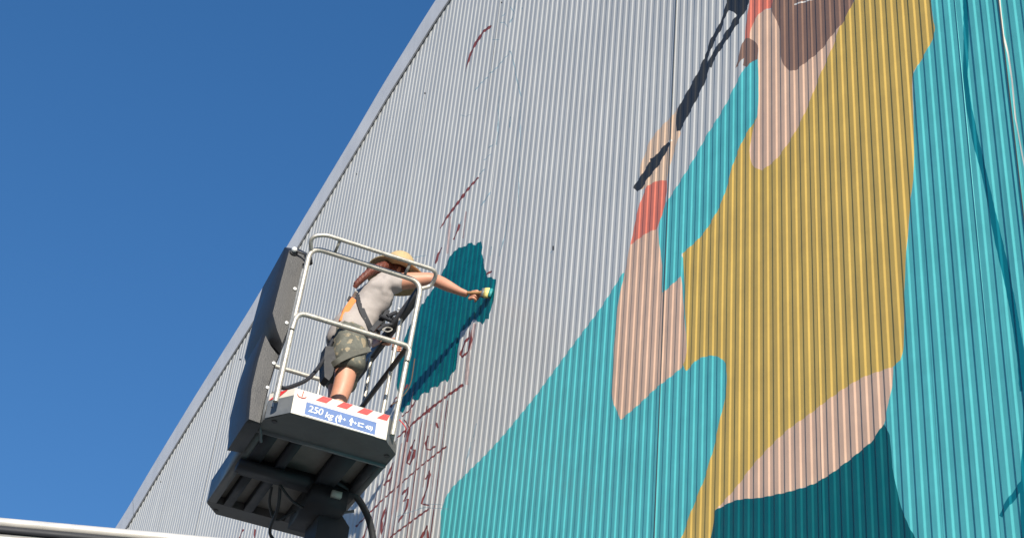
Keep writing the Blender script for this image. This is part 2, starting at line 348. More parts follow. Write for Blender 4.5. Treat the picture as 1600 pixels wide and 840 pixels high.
red([(614, 722), (608, 738), (600, 758)], 2.2); red([(602, 754), (613, 745)], 2.2); red([(613, 735), (607, 765)], 1.8)
red([(664, 748), (672, 734), (668, 758), (658, 786), (670, 788)], 2.2)
red([(628, 772), (638, 760), (637, 771), (630, 782), (637, 779), (634, 795), (622, 815)], 2.2)
red([(604, 788), (596, 812), (595, 834), (602, 812), (604, 788)], 2)
red([(667, 820), (655, 845)], 2.4); red([(667, 820), (669, 845)], 2.2); red([(580, 806), (566, 842)], 2)
red([(735, 512), (733, 526), (726, 534), (719, 553), (722, 558), (731, 548), (736, 530), (735, 512)], 2.4)
red([(650, 625), (640, 640), (628, 650)], 1.8); red([(668, 634), (664, 646), (672, 642)], 2)
red([(637, 600), (630, 612), (618, 622), (610, 636)], 2); red([(632, 655), (640, 668), (636, 690)], 1.8)
red([(380, 826), (374, 838), (371, 850)], 1.6); red([(398, 826), (396, 845)], 1.6)
def pen(px, wd=1.3): stroke('pencil', px, wd, .3)
pen([(797, 80), (787, 92), (776, 106), (764, 116)]); pen([(797, 80), (802, 95), (805, 115), (810, 135), (813, 150)], 1.8); pen([(782, 36), (788, 34), (792, 42)]); pen([(780, 62), (768, 62)])
pen([(779, 150), (778, 190), (775, 226)], 1.6); pen([(797, 10), (803, 20), (796, 36)], 1.5); pen([(797, 182), (796, 200)], 2); pen([(762, 120), (750, 132), (742, 142)])
pen([(813, 160), (812, 260), (808, 330)], 1.0); pen([(770, 225), (762, 232)]); pen([(767, 240), (756, 250)]); pen([(757, 264), (748, 272)]); pen([(766, 300), (756, 315), (752, 322)], 2)
pen([(722, 342), (718, 350)], 1.5); pen([(738, 178), (728, 182), (720, 180)]); pen([(796, 320), (790, 360), (780, 400)], 1); pen([(768, 385), (766, 400)], 1.4); pen([(665, 398), (645, 402), (625, 398)], 1)
pen([(735, 690), (728, 720), (726, 745)], 1.5); pen([(744, 660), (738, 690)], 1); pen([(700, 794), (660, 792), (620, 806)], 1); pen([(694, 788), (664, 786)], 1)
pen([(806, 0), (800, 30)], 1.2); pen([(790, 20), (783, 26)], 1.2)
stroke('dot', [(864, 384), (864, 391)], 3); stroke('pencil', [(862, 391), (859, 395)], 1.4)
for (x, y) in [(664, 146), (557, 272), (251, 752), (783, 4), (375, 561)]: stroke('dot', [(x, y-1.2), (x, y+1.2)], 2)
for (x, y) in [(815, 13)]: stroke('pencil', [(x, y-1.5), (x, y+1.5)], 2.4)

# --- triangulate ribs + outlines in the wall plane, one pass; then one object per sheet
def build_wall():
    V, E = [], []
    def add_chain(pts, closed):
        b = len(V); V.extend(Vector(p) for p in pts); n = len(pts)
        for i in range(n-1): E.append((b+i, b+i+1))
        if closed: E.append((b+n-1, b))
    us, ns = [], []
    for r in range(17*NSH):
        for du, dn in prof: us.append(U0+r*PITCH+du); ns.append(dn)
    us.append(U1); ns.append(0.)
    us = np.array(us); ns = np.array(ns)
    ZB0 = .004
    tops = [roof_z(u)+.03 for u in us]
    n = len(us)
    for i in range(n): V.extend((Vector((us[i], ZB0)), Vector((us[i], tops[i])))); E.append((2*i, 2*i+1))
    for i in range(n-1): E.append((2*i, 2*i+2)); E.append((2*i+1, 2*i+3))
    for key, poly in layers:
        q = []
        for (u, z) in poly:
            u = min(max(u, U0+.0005), U1-.0005); z = min(max(z, ZB0+.02), roof_z(u)-.002)
            if not q or math.hypot(u-q[-1][0], z-q[-1][1]) > 2e-4: q.append((u, z))
        add_chain(q, True)
    vs, es, fs, *_ = delaunay_2d_cdt(V, E, [], 0, 1e-6, False)
    P = np.array([(v[0], v[1]) for v in vs]); T = np.array(fs, int)
    c = P[T].mean(1)
    rz = np.array([roof_z(x)+.03 for x in np.linspace(U0, U1, 4000)]); cz = np.interp(c[:, 0], np.linspace(U0, U1, 4000), rz)
    keep = c[:, 1] < cz; T = T[keep]; c = c[keep]
    mi = np.zeros(len(T), int)
    for key, poly in layers:
        q = np.array(poly); lo = q.min(0); hi = q.max(0)
        idx = np.where((c[:, 0] > lo[0]) & (c[:, 0] < hi[0]) & (c[:, 1] > lo[1]) & (c[:, 1] < hi[1]))[0]
        if not len(idx): continue
        x, y = c[idx, 0], c[idx, 1]; ins = np.zeros(len(idx), bool)
        for (x1, y1), (x2, y2) in zip(q, np.roll(q, -1, 0)):
            if y1 == y2: continue
            cr = ((y1 > y) != (y2 > y)) & (x < (x2-x1)*(y-y1)/(y2-y1)+x1); ins ^= cr
        mi[idx[ins]] = PKEYS.index(key)
    nn = np.interp(P[:, 0], us, ns)
    sh = np.clip(((c[:, 0]-U0)/(PITCH*17)).astype(int), 0, NSH-1)
    for s in range(NSH):
        f = np.where(sh == s)[0]
        vid, inv = np.unique(T[f], return_inverse=True); inv = inv.reshape(-1, 3)
        off = .0008*(s % 2)                                         # alternate sheets lap over their neighbours
        wob = .0012*np.sin(P[vid, 1]*2.1+s*1.7)+.0008*np.sin(P[vid, 1]*5.3+P[vid, 0]*3)
        X = np.outer(D-nn[vid]-off-wob, np.array(NW)) + np.outer(P[vid, 0], np.array(U)); X[:, 2] = P[vid, 1]
        X -= np.array(hall.location)
        # face winding towards the viewer
        a, b, d = X[inv[:, 0]], X[inv[:, 1]], X[inv[:, 2]]
        nrm = np.cross(b-a, d-a); flip = nrm@np.array(NW) > 0; inv[flip] = inv[flip][:, ::-1]
        me = bpy.data.meshes.new('wall_sheet'); me.from_pydata(X.tolist(), [], inv.tolist())
        for k in PKEYS: me.materials.append(PAINT[k])
        me.polygons.foreach_set('material_index', mi[f].astype(np.int32)); me.update()
        o = bpy.data.objects.new('wall_sheet', me); COL.objects.link(o); o.parent = hall
    # thin dark lap lines at the joints
    return len(T)
ntri = build_wall(); print('wall triangles', ntri)
# lap strips: the edge return of each sheet
M['lap'] = mat('sheet_edge_shadow_gap', (.03, .035, .04), rough=.7)
for s in (7, 9):
    u = U0+s*17*PITCH
    bm = bmesh.new(); zt = roof_z(u)-.01
    q = [wp(u-.0011, .01, .001), wp(u+.0011, .01, .001), wp(u+.0011, zt, .001), wp(u-.0011, zt, .001)]
    bm_prism(bm, [p-hall.location for p in q], -NW*.0035)
    frombm('sheet_joint', bm, M['lap'], hall)
# verge trim along the arched roof edge, in lapped lengths
def trim_path(u):
    du = .02; t = Vector((du*2, roof_z(u+du)-roof_z(u-du))).normalized(); return Vector((u, roof_z(u))), Vector((-t.y, t.x))
TR = [(-.012, .004), (-.012, .018), (.03, .024), (.10, .026), (.165, .034), (.20, .036), (.225, .028), (.238, .008), (.240, -.08), (.232, -.40)]
joints = [-5.9, -2.5, .6, 4.4, 8.2, 14.22, 17.2, 20.4]
for k, (ua, ub) in enumerate(zip(joints, joints[1:])):
    bm = bmesh.new(); rings = []; n = 90; lift = 0.
    for i in range(n+1):
        u = ua+.0025+(ub-ua-.005)*i/n; p, nr = trim_path(u)
        rings.append([bm.verts.new(wp(p.x+nr.x*(t), p.y+nr.y*(t), o_+lift)-hall.location) for t, o_ in TR])
    for a, b in zip(rings, rings[1:]):
        for j in range(len(TR)-1): bm.faces.new((a[j], a[j+1], b[j+1], b[j]))
    o = frombm('verge_trim', bm, M['trim'], hall, smooth=True, ang=35)
# roof sheet and the hidden far walls, so that the hall is a closed body
bm = bmesh.new(); rings = []
for i in range(90):
    u = U0+(20.3-U0)*i/89; p, nr = trim_path(u)
    rings.append([bm.verts.new(wp(p.x+nr.x*.215, p.y+nr.y*.215, o_)-hall.location) for o_ in (-.02, -18)])
for a, b in zip(rings, rings[1:]): bm.faces.new((a[0], a[1], b[1], b[0]))
frombm('roof', bm, M['galv'], hall, smooth=True)
for u in (U0+.02, 20.3):
    z = roof_z(u)+.1
    sheet('side_wall', [[wp(u, .004, -.03)-hall.location, wp(u, z, -.03)-hall.location, wp(u, z, -18)-hall.location, wp(u, .004, -18)-hall.location]], PAINT['bare'], hall)

# ------------------------------------------------------------------ lift basket (local axes: x along the label board towards the wall, y deeper, z up)
az = math.radians(69.5); e1 = Vector((math.sin(az), math.cos(az), 0)); e2 = Vector((-math.cos(az), math.sin(az), 0))
ZB = 5.8
r_ = ray(410, 672); O = CAM + r_*((ZB-1.6)/r_.z)
RZ = math.atan2(e1.y, e1.x)
lift = empty('boom_lift', O, RZ, label='raised lift basket with silver rails, red striped load board and black side covers', cat='boom lift')
def at(x, y, b):
    """point of the basket's plane y=b seen at pixel x, y"""
    r = ray(x, y); t = ((O-CAM).dot(e2)+b)/r.dot(e2); q = CAM+r*t-O; return Vector((q.dot(e1), b, q.z))
BN, BF = -.29, 1.20
octo = [(-.026, BN+.172), (.079, BN+.012), (.626, BN+.012), (.729, BN+.13), (.735, BF-.12), (.63, BF), (.06, BF), (-.03, BF-.12)]
def inset(poly, d):
    c = Vector((.3525, (BN+BF)/2)); return [(p[0]+(c.x-p[0])*d/abs(c.x-p[0]+1e-6) if abs(c.x-p[0]) > d else c.x, p[1]+(c.y-p[1])*d/abs(c.y-p[1]) ) for p in poly]
# tread plate (deck)
prism('deck_plate', [(x, y, .052) for x, y in octo], (0, 0, .012), M['under'], lift)
# near and far bottom pans, side channels
def pan(name, poly, z0, z1, m): return prism(name, [(x, y, z0) for x, y in poly], (0, 0, z1-z0), m, lift, bevel=.004)
o = pan('bottom_pan', [(-.03, BN+.168), (.078, BN+.008), (.627, BN+.008), (.731, BN+.126), (.731, -.005), (-.03, -.005)], .0, .050, M['dark'])
o = pan('bottom_pan', [(-.03, BF-.12), (.06, BF), (.63, BF), (.735, BF-.12), (.735, BF-.15), (-.03, BF-.15)], .0, .050, M['dark'])
box('pan_lip', (-.03, -.004, -.014), (.735, .012, .048), M['greyp'], lift)
box('side_channel', (-.03, .014, .0), (.02, BF-.152, .050), M['dark'], lift); box('side_channel', (.70, .014, .0), (.735, BF-.152, .050), M['dark'], lift)
for (x, y) in [(.028, -.14), (.70, -.11), (.045, 1.145), (.69, 1.13)]:
    bm = bmesh.new(); bmesh.ops.create_cone(bm, cap_ends=True, segments=14, radius1=.016, radius2=.016, depth=.006); bmesh.ops.translate(bm, vec=(x, y, -.002), verts=bm.verts)
    frombm('bolt_hole', bm, M['rubber'], lift, smooth=True)
for (x0, x1, y0, y1) in [(.02, .10, .012, .46), (.19, .245, .012, BF-.15), (.45, .57, .012, BF-.15), (.66, .70, .012, .46), (.065, .115, .46, BF-.15)]:
    box('cross_beam', (x0, y0, -.002), (x1, y1, .049), M['beam'], lift)
box('main_beam', (.02, .44, -.03), (.70, .54, .051), M['beam'], lift)
box('under_bracket', (.44, .42, -.13), (.66, .86, -.01), M['beam'], lift, .012)
# toe boards
zt = .150
th = .004
def board(name, p, q, z0, z1, m, parent=lift, t=th):
    p = Vector((*p, 0)); q = Vector((*q, 0)); d = (q-p).normalized(); n_ = Vector((d.y, -d.x, 0))
    return prism(name, [p+Vector((0, 0, z0)), q+Vector((0, 0, z0)), q+Vector((0, 0, z1)), p+Vector((0, 0, z1))], -n_*t, m, parent)
pl, pr_ = (.075, BN), (.63, BN); cl, cr = (-.03, BN+.14), (.715, BN+.13)
tb = board('toe_board', pl, pr_, -.003, zt+.002, M['white'])
tb['label'] = 'cream load board with red hazard stripes and blue sticker'
# sit board outer skirt down to the pan
bl = prism('board_end', [(*cl, -.002), (*pl, -.002), (*pl, zt-.045), (*cl, zt-.045)], (0, .004, 0), M['greyp'], lift)
br = prism('board_end', [(*pr_, -.002), (*cr, -.002), (*cr, zt+.0), (*pr_, zt)], (0, .004, 0), M['greyp'], lift)
prism('board_end_strip', [(*cl, zt-.043), (*pl, zt-.043), (*pl, zt), (*cl, zt)], (0, .004, 0), M['white'], lift)
def on_board(x, z, off=.0025): return Vector((x, BN-off, z))
def quadb(name, pts, m, off, parent=tb): return prism(name, [on_board(x, z, off) for x, z in pts], (0, .001, 0), m, parent)
for x0 in (.225, .345, .465, .583):
    x1 = min(x0+.06, .629)
    quadb('hazard_stripe', [(x0-.025, zt-.036), (min(x0+.035, .629), zt-.036), (min(x0+.065, .629), zt), (min(x0+.01, .62), zt)], M['red'], .0026)
def on_end(t, z, off=.0025):
    a = Vector((*cl, 0)); b = Vector((*pl, 0)); d = (b-a); n_ = Vector((d.y, -d.x, 0)).normalized(); return a+d*t+n_*off+Vector((0, 0, z))
prism('hazard_stripe', [on_end(.03, zt-.042), on_end(.36, zt-.042), on_end(.72, zt-.001), on_end(.40, zt-.001)], (0, .001, 0), M['red'], lift)
st = quadb('load_sticker', [(.150, .010), (.560, .006), (.560, .084), (.150, .086)], M['bluel'], .0030)
quadb('sticker_margin', [(.146, .0005), (.566, -.0015), (.566, .005), (.146, .009)], M['letter'], .0034)
def text(s, x, z, size, m=M['letter'], off=.0042, shear=0, sx=1.):
    c = bpy.data.curves.new('lettering', 'FONT'); c.body = s; c.size = size; c.extrude = .0004; c.offset = .0004; c.shear = shear
    o = bpy.data.objects.new('tmp', c); COL.objects.link(o); bpy.context.view_layer.update()
    me = bpy.data.meshes.new_from_object(o.evaluated_get(bpy.context.evaluated_depsgraph_get())); bpy.data.objects.remove(o); bpy.data.curves.remove(c)
    X = Matrix(((sx, 0, 0, x), (0, 0, -1, BN-off), (0, 1, 0, z), (0, 0, 0, 1)))
    me.transform(X); me.materials.clear(); return link('lettering', me, m, tb)
text('250', .166, .032, .056, shear=.1); text('kg', .262, .026, .052, shear=.2); text('(', .322, .022, .055); text('+', .366, .033, .034); text('+', .430, .031, .034); text('40)', .497, .028, .034, shear=.2)
for x in (.350, .416):                                              # little figures on the sticker
    quadb('figure_symbol', [(x-.005, .022), (x+.006, .022), (x+.006, .042), (x+.014, .044), (x+.008, .056), (x+.001, .070), (x-.007, .056), (x-.013, .044), (x-.005, .042)], M['letter'], .0042)
quadb('tool_symbol', [(.456, .030), (.488, .029), (.488, .034), (.463, .035), (.463, .048), (.490, .049), (.490, .054), (.456, .053)], M['letter'], .0042)
# red scrawled mark near the left end of the board
bm = bmesh.new(); bm_tube(bm, [on_board(.123, .145), on_board(.121, .120), on_board(.119, .110)], .0024, 6); bm_tube(bm, [on_board(.092, .118), on_board(.099, .106), on_board(.120, .102), on_board(.137, .106), on_board(.143, .116)], .0022, 6)
frombm('red_scrawl', bm, M['red'], tb)
box('side_toe_board', (-.034, BN+.17, .001), (-.028, BF-.13, .150), M['greyp'], lift, .001); box('side_toe_board', (.7335, BN+.14, .001), (.739, BF-.13, .100), M['greyp'], lift, .001)
# guard rails
RT = .0152
y0 = -.255
def rail(name, pts, r=RT, m='alu', rad=.06, parent=lift, seg=14):
    return tube(name, arc_round(pts, rad, 6), r, M[m], parent, seg)
rail('top_rail', [(-.012, y0, .055), (.015, y0, 1.105), (.712, y0, 1.105), (.672, y0, .056)], rad=.085)['label'] = 'near top rail bent down into the corner posts'
rail('hand_guard', [(.02, y0-.005, 1.075), (-.015, y0-.07, 1.12), (.06, y0-.09, 1.155), (.775, y0-.09, 1.155), (.775, y0+.0, 1.10), (.715, y0+.0, 1.06)], r=.0125, rad=.07)
for x in (.16, .60): tube('guard_bracket', [(x, y0, 1.112), (x, y0-.085, 1.150)], .008, M['alu'], lift, 8, flat=(.016, .006))
rail('mid_rail', [(-.002, y0-.012, .52), (.01, y0-.012, .640), (.70, y0-.012, .640), (.690, y0-.012, .54)], r=.015, rad=.07)
# left side: second upright beside the cover
tube('post', [(-.004, -.175, .06), (.014, -.175, .99)], RT*.7, M['alu'], lift)
# far end
rail('far_rail', [(.10, BF-.1, .06), (.10, BF-.1, 1.065), (.70, BF-.1, 1.065), (.70, BF-.1, .06)], rad=.05)
tube('far_rail', [(.10, BF-.1, .60), (.70, BF-.1, .60)], .014, M['alu'], lift); tube('post', [(.53, BF-.1, .06), (.53, BF-.1, 1.05)], .010, M['alu'], lift)
# right side (next to the wall): dark padded top rail, dark mid bar, light uprights
tube('padded_side_rail', [(.708, -.23, 1.035), (.708, BF-.12, 1.035)], .03, M['rubber'], lift, flat=(.075, .035), upv=(1, 0, 0))
tube('side_mid_rail', [(.690, -.235, .655), (.700, BF-.1, .655)], .0165, M['rubber'], lift)
tube('post', [(.692, .12, .06), (.700, .03, 1.00)], RT*.85, M['alu'], lift); tube('post', [(.70, .56, .06), (.70, .56, 1.0)], RT*.85, M['alu'], lift)
ellipsoid('rail_bolt', (.668, .0, 1.045), (.008, .008, .008), M['bolt'], lift)
# gate latch wire and red tag at the right corner of the board
tube('latch_wire', smooth_curve([at(648, 560, -.15), at(641, 600, -.2), at(626, 622, -.26), at(612, 632, -.26)]), .0035, M['boot'], lift, 6)
tube('latch_wire', smooth_curve([at(624, 655, -.25), at(634, 668, -.25), at(632, 682, -.2)]), .003, M['red'], lift, 6)
ellipsoid('red_tag', at(615, 676, -.20), (.010, .008, .016), M['red'], lift)
# moulded covers of the control side: outlines on the front face, extruded along the basket's depth
b0 = -.10
def cover(front, outer, depth, ch, taper):
    """front face, wider outline behind its chamfer (both measured on their own planes), swept back along the basket"""
    A_ = [at(x, y, b0) for x, y in front]; B_ = [at(x, y, b0+ch) for x, y in outer]; n = len(A_)
    c = sum(B_, Vector())/n; C_ = [c+(p-c)*taper+Vector((0, depth, -.01)) for p in B_]; bm = bmesh.new()
    rings = [[bm.verts.new(p) for p in R_] for R_ in (A_, B_, C_)]
    bm.faces.new(rings[0]); bm.faces.new(rings[-1][::-1])
    for a, b in zip(rings, rings[1:]):
        for i in range(n): j = (i+1) % n; bm.faces.new((a[i], b[i], b[j], a[j]))
    return bm
up_c = frombm('upper_cover', cover([(452, 391), (468, 393), (482, 400), (477, 424), (461, 478), (449, 516), (441, 536), (433, 515), (426, 489), (438, 442)],
                                   [(445, 386), (468, 389), (484, 397), (480, 424), (464, 480), (452, 518), (438, 553), (424, 537), (416, 500), (430, 442)], .46, .045, .97), M['plastic'], lift, smooth=True, bevel=.010)
lo_c = frombm('lower_cover', cover([(415, 524), (423, 540), (435, 556), (428, 572), (418, 606), (410, 640), (406, 660), (389, 654), (393, 607), (404, 560)],
                                   [(411, 520), (421, 540), (437, 556), (430, 572), (420, 606), (412, 640), (408, 664), (383, 660), (387, 607), (399, 558)], .37, .022, .97), M['plastic'], lift, smooth=True, bevel=.008)
for (x, y), par in [((461, 451), up_c), ((448, 504), up_c), ((428, 567), lo_c), ((418, 605), lo_c)]:
    ellipsoid('bolt', at(x, y, b0-.003), (.0115, .006, .0115), M['bolt'], par)
ellipsoid('latch_knob', at(460, 390, b0-.02), (.017, .017, .017), M['bolt'], up_c)
ellipsoid('latch_seat', at(459, 394, b0-.004), (.026, .010, .022), M['rubber'], up_c)
tube('latch_strap', smooth_curve([at(460, 391, b0-.02), at(474, 396, b0-.03), at(486, 402, b0-.06)]), .006, M['rubber'], up_c, 8)
tube('corner_clamp', [at(481, 398, b0-.06), at(483, 412, b0-.06)], .022, M['rubber'], lift, 10)
tube('side_brace', [at(427, 612, -.06), at(406, 668, -.02), at(408, 690, .05)], .008, M['greyp'], lift, 8)
box('rotator_arm', (-.02, .36, -.055), (.40, .47, -.015), M['beam'], lift, .012)
# boom head, boom going down out of view, hoses
def local(p): return Vector(((p-O).dot(e1), (p-O).dot(e2), p.z-O.z))
bm = bmesh.new(); bm_prism(bm, [(x, .56, z) for x, z in ((.54, -.10), (.68, -.10), (.735, -.16), (.735, -.34), (.70, -.50), (.58, -.50), (.54, -.34))], (0, .26, 0))
frombm('jib_head', bm, M['beam'], lift, smooth=True, bevel=.012)
tube('boom', [(.64, .70, -.40), (.60, 1.05, -1.6), (.50, 2.2, -5.3)], .1, M['beam'], lift, flat=(.12, .18), upv=(0, 1, 0))
box('turret', (.0, 1.7, -5.78), (.95, 2.9, -4.9), M['beam'], lift, .04)
for (x, y) in ((-.3, 1.2), (1.25, 1.2), (-.3, 3.4), (1.25, 3.4)): box('outrigger', (x-.15, y-.15, -5.796), (x+.15, y+.15, -5.60), M['beam'], lift, .02)
box('chassis', (-.3, 1.2, -5.70), (1.25, 3.4, -5.45), M['beam'], lift, .03)
tube('hose', smooth_curve([at(515, 748, .42), at(540, 761, .44), at(558, 777, .47), at(572, 800, .50), at(580, 825, .53), at(583, 855, .56), at(578, 930, .66), (.66, 1.10, -2.2)]), .021, M['rubber'], lift, 12)
box('cable_connector', (.552, .385, -.075), (.612, .425, -.040), mat('pale_connector', (.42, .46, .42), rough=.5), lift, .004)
tube('cable', smooth_curve([at(432, 740, .60)*.0+Vector((.24, .60, -.02)), (.26, .66, -.10), (.33, .72, -.16), (.42, .66, -.10)]), .008, M['rubber'], lift, 8)
tube('cable', smooth_curve([(.27, .52, -.03), (.30, .60, -.14), (.32, .78, -.22), (.42, .84, -.26)]), .010, M['rubber'], lift, 8)
tube('cable', smooth_curve([(.26, .50, -.04), (.36, .54, -.10), (.46, .56, -.12)]), .008, M['rubber'], lift, 8)
ellipsoid('grease_cap', (.60, .56, -.40), (.014, .012, .014), M['greyp'], lift)
tube('latch_bar', [(.64, .50, -.12), (.72, .46, -.10)], .009, M['greyp'], lift, 8)

# ------------------------------------------------------------------ painter
FEET = (.46, .30, .066)
person = empty('person', O+e1*FEET[0]+e2*FEET[1]+Vector((0, 0, FEET[2])), RZ, label='painter in straw hat, pale t-shirt, camouflage shorts and harness painting the wall', cat='person')
FV = Vector(FEET)
def pv(a, b, z): return Vector((a, b, z))-FV
def ap(x, y, b): return at(x, y, b)-FV
def skin(name, nodes, edges, m, parent, sub=2, root=0):
    me = bpy.data.meshes.new(name); me.from_pydata([n[0] for n in nodes], edges, [])
    o = bpy.data.objects.new('tmp', me); COL.objects.link(o)
    s = o.modifiers.new('s', 'SKIN'); s.use_smooth_shade = True
    for i, n in enumerate(nodes):
        r = n[1]; r = r if isinstance(r, tuple) else (r, r); me.skin_vertices[0].data[i].radius = r
        me.skin_vertices[0].data[i].use_root = (i == root)
    ss = o.modifiers.new('u', 'SUBSURF'); ss.levels = sub; ss.render_levels = sub
    bpy.context.view_layer.update()
    me2 = bpy.data.meshes.new_from_object(o.evaluated_get(bpy.context.evaluated_depsgraph_get()))
    bpy.data.objects.remove(o); bpy.data.meshes.remove(me); me2.name = name; me2.materials.clear()
    return link(name, me2, m, parent, smooth=True)
wall_tip = uz(770, 458); TIP = wp(wall_tip[0], wall_tip[1], .004)
tipL = local(TIP)
sh_r = Vector((.640, .165, 1.325)); el_r = at(676, 435, .10); wr_r = at(722, 457, -.02); kn_r = at(738, 462, -.045)
sh_l = Vector((.65, .47, 1.33)); el_l = Vector((.70, .55, 1.10)); wr_l = Vector((.70, .36, 1.02))
N_ = [
 (pv(.475, .30, .90), .075),      #0 pelvis
 (pv(.505, .30, 1.04), .080),   #1
 (pv(.565, .30, 1.20), (.105, .09)),    #2 chest
 (pv(.62, .30, 1.33), (.10, .08)),     #3
 (pv(.655, .30, 1.395), .052),         #4 neck
 (pv(.685, .30, 1.45), .075),          #5 head low
 (pv(.695, .30, 1.52), (.088, .075)),  #6 head
 (pv(.69, .30, 1.555), .055),           #7 head top
 (sh_r-FV, .060), (sh_r.lerp(el_r, .5)-FV, .055), (el_r-FV, .041), (el_r.lerp(wr_r, .35)-FV, .043), (wr_r-FV, (.026, .022)), (kn_r.lerp(wr_r, .35)-FV, (.032, .018)),  #8..13
 (sh_l-FV, .052), (el_l-FV, .038), (wr_l-FV, .024), (wr_l+Vector((.05, -.03, -.02))-FV, (.03, .018)),   #14..17
 (pv(.46, .22, .78), .088), (pv(.465, .20, .56), .066), (pv(.44, .20, .40), .056), (pv(.44, .20, .14), .038), (pv(.47, .20, .09), .036),   #18..22
 (pv(.47, .39, .78), .088), (pv(.50, .42, .56), .064), (pv(.48, .42, .38), .055), (pv(.47, .42, .14), .038), (pv(.50, .42, .09), .036),    #23..27
]
E_ = [(0, 1), (1, 2), (2, 3), (3, 4), (4, 5), (5, 6), (6, 7), (3, 8), (8, 9), (9, 10), (10, 11), (11, 12), (12, 13), (3, 14), (14, 15), (15, 16), (16, 17),
      (0, 18), (18, 19), (19, 20), (20, 21), (21, 22), (0, 23), (23, 24), (24, 25), (25, 26), (26, 27)]
body = skin('body', N_, E_, M['skin'], person)
# face (turned to the wall, under the brim)
ellipsoid('nose', pv(.782, .30, 1.475), (.018, .012, .02), M['skin'], body); ellipsoid('lips', pv(.765, .30, 1.44), (.010, .022, .008), M['lip'], body)
for s in (-1, 1):
    ellipsoid('eye', pv(.762, .30+s*.03, 1.505), (.010, .013, .009), M['eye'], body); ellipsoid('iris', pv(.771, .30+s*.03, 1.505), (.003, .005, .005), M['iris'], body)
    ellipsoid('ear', pv(.69, .30+s*.082, 1.485), (.018, .008, .028), M['skin'], body)
# right hand gripping the brush
hd = (tipL-wr_r).normalized(); palm = kn_r-FV
side = Vector((0, 0, 1)).cross(hd).normalized(); upl = hd.cross(side)
if upl.z < 0: upl = -upl
ln = (.066, .072, .066, .055)
for k in range(4):
    base = palm+upl*(.024-.016*k)+hd*.006*(1-k*.4)-side*.006
    p1 = base+hd*ln[k]*.42-side*.014; p2 = p1+hd*ln[k]*.15+side*.026*(1 if k else .6)-upl*.003; p3 = p2-hd*.014+side*.018
    skin('finger', [(base-hd*.02, .0112), (base, .0112), (p1, .0104), (p2, .0098), (p3, .0088)], [(0, 1), (1, 2), (2, 3), (3, 4)], M['skin'], body, 1)
skin('thumb', [(palm-hd*.028+upl*.018+side*.012, .011), (palm+upl*.030+side*.014+hd*.004, .0105), (palm+upl*.022+side*.012+hd*.036, .0085)], [(0, 1), (1, 2)], M['skin'], body, 1)
# left hand, relaxed on the harness
for k in range(4):
    b_ = wr_l+Vector((.075, -.03+.0, -.03))-FV+Vector((0, .0, .024-.016*k))
    skin('finger', [(b_-Vector((.02, 0, 0)), .009), (b_+Vector((.025, -.01, -.006)), .0085), (b_+Vector((.035, -.035, -.014)), .0075)], [(0, 1), (1, 2)], M['skin'], body, 1)
skin('thumb', [(wr_l+Vector((.03, -.02, .0))-FV, .011), (wr_l+Vector((.06, -.05, .012))-FV, .009), (wr_l+Vector((.085, -.06, .006))-FV, .008)], [(0, 1), (1, 2)], M['skin'], body, 1)
# shirt
slv = sh_r.lerp(el_r, .34)-Vector((0, 0, .012)); slv2 = sh_l.lerp(el_l, .55)
SN = [(pv(.465, .30, .82), .140), (pv(.475, .30, .92), .156), (pv(.487, .30, 1.02), .142), (pv(.515, .30, 1.09), (.136, .118)), (pv(.560, .30, 1.20), (.142, .124)), (pv(.605, .30, 1.30), (.125, .105)), (pv(.645, .30, 1.375), (.066, .062)),
      (sh_r-FV+Vector((-.01, 0, .0)), .070), (slv-FV, .066), (sh_l-FV, .070), (slv2-FV, .064)]
shirt = skin('t_shirt', SN, [(0, 1), (1, 2), (2, 3), (3, 4), (4, 5), (5, 6), (5, 7), (7, 8), (5, 9), (9, 10)], M['shirt'], person, 3)
dsp = shirt.modifiers.new('folds', 'DISPLACE'); tx = bpy.data.textures.new('fold_noise', 'CLOUDS'); tx.noise_scale = .065; dsp.texture = tx; dsp.strength = .03; dsp.mid_level = .5
# shorts
HN = [(pv(.478, .30, 1.03), .118), (pv(.465, .30, .875), (.138, .128)), (pv(.462, .21, .79), .118), (pv(.47, .195, .70), .110), (pv(.476, .19, .615), .106),
      (pv(.48, .40, .79), .115), (pv(.50, .41, .70), .105), (pv(.515, .42, .61), .100)]
shorts = skin('camouflage_shorts', HN, [(0, 1), (1, 2), (2, 3), (3, 4), (1, 5), (5, 6), (6, 7)], M['camo'], person)
d2 = shorts.modifiers.new('folds', 'DISPLACE'); d2.texture = tx; d2.strength = .03
for b, a in ((.20, .47), (.42, .50)):
    skin('work_boot', [(pv(a-.045, b, .125), .045), (pv(a-.035, b, .105), .042), (pv(a+.06, b, .100), .038), (pv(a+.15, b, .095), .034)], [(0, 1), (1, 2), (2, 3)], M['boot'], person)
# straw hat: lathe with drooping brim, tilted
bm = bmesh.new(); prof_h = [(.0, .150), (.035, .148), (.065, .138), (.082, .115), (.088, .07), (.090, .018), (.096, .006), (.125, .0), (.155, -.008), (.182, -.020), (.186, -.022), (.182, -.026), (.150, -.014), (.100, .0), (.084, .01), (.080, .06)]
rings = []
for (r, z) in prof_h:
    rings.append([bm.verts.new((math.cos(2*PI*k/40)*max(r, .0005)*1.0, math.sin(2*PI*k/40)*max(r, .0005)*.96, z + (.012*math.sin(4*PI*k/40+.6)*(r/.186)**2 if r > .1 else 0))) for k in range(40)])
for a, b in zip(rings, rings[1:]):
    for k in range(40): bm.faces.new((a[k], a[(k+1) % 40], b[(k+1) % 40], b[k]))
bmesh.ops.transform(bm, matrix=Matrix.Translation(pv(.700, .265, 1.470)) @ Matrix.Rotation(math.radians(7), 4, 'Y') @ Matrix.Rotation(math.radians(-4), 4, 'X') @ Matrix.Diagonal((1.06, 1.06, 1.04, 1)), verts=bm.verts)
hat = frombm('straw_hat', bm, M['straw'], person, smooth=True, ang=60)
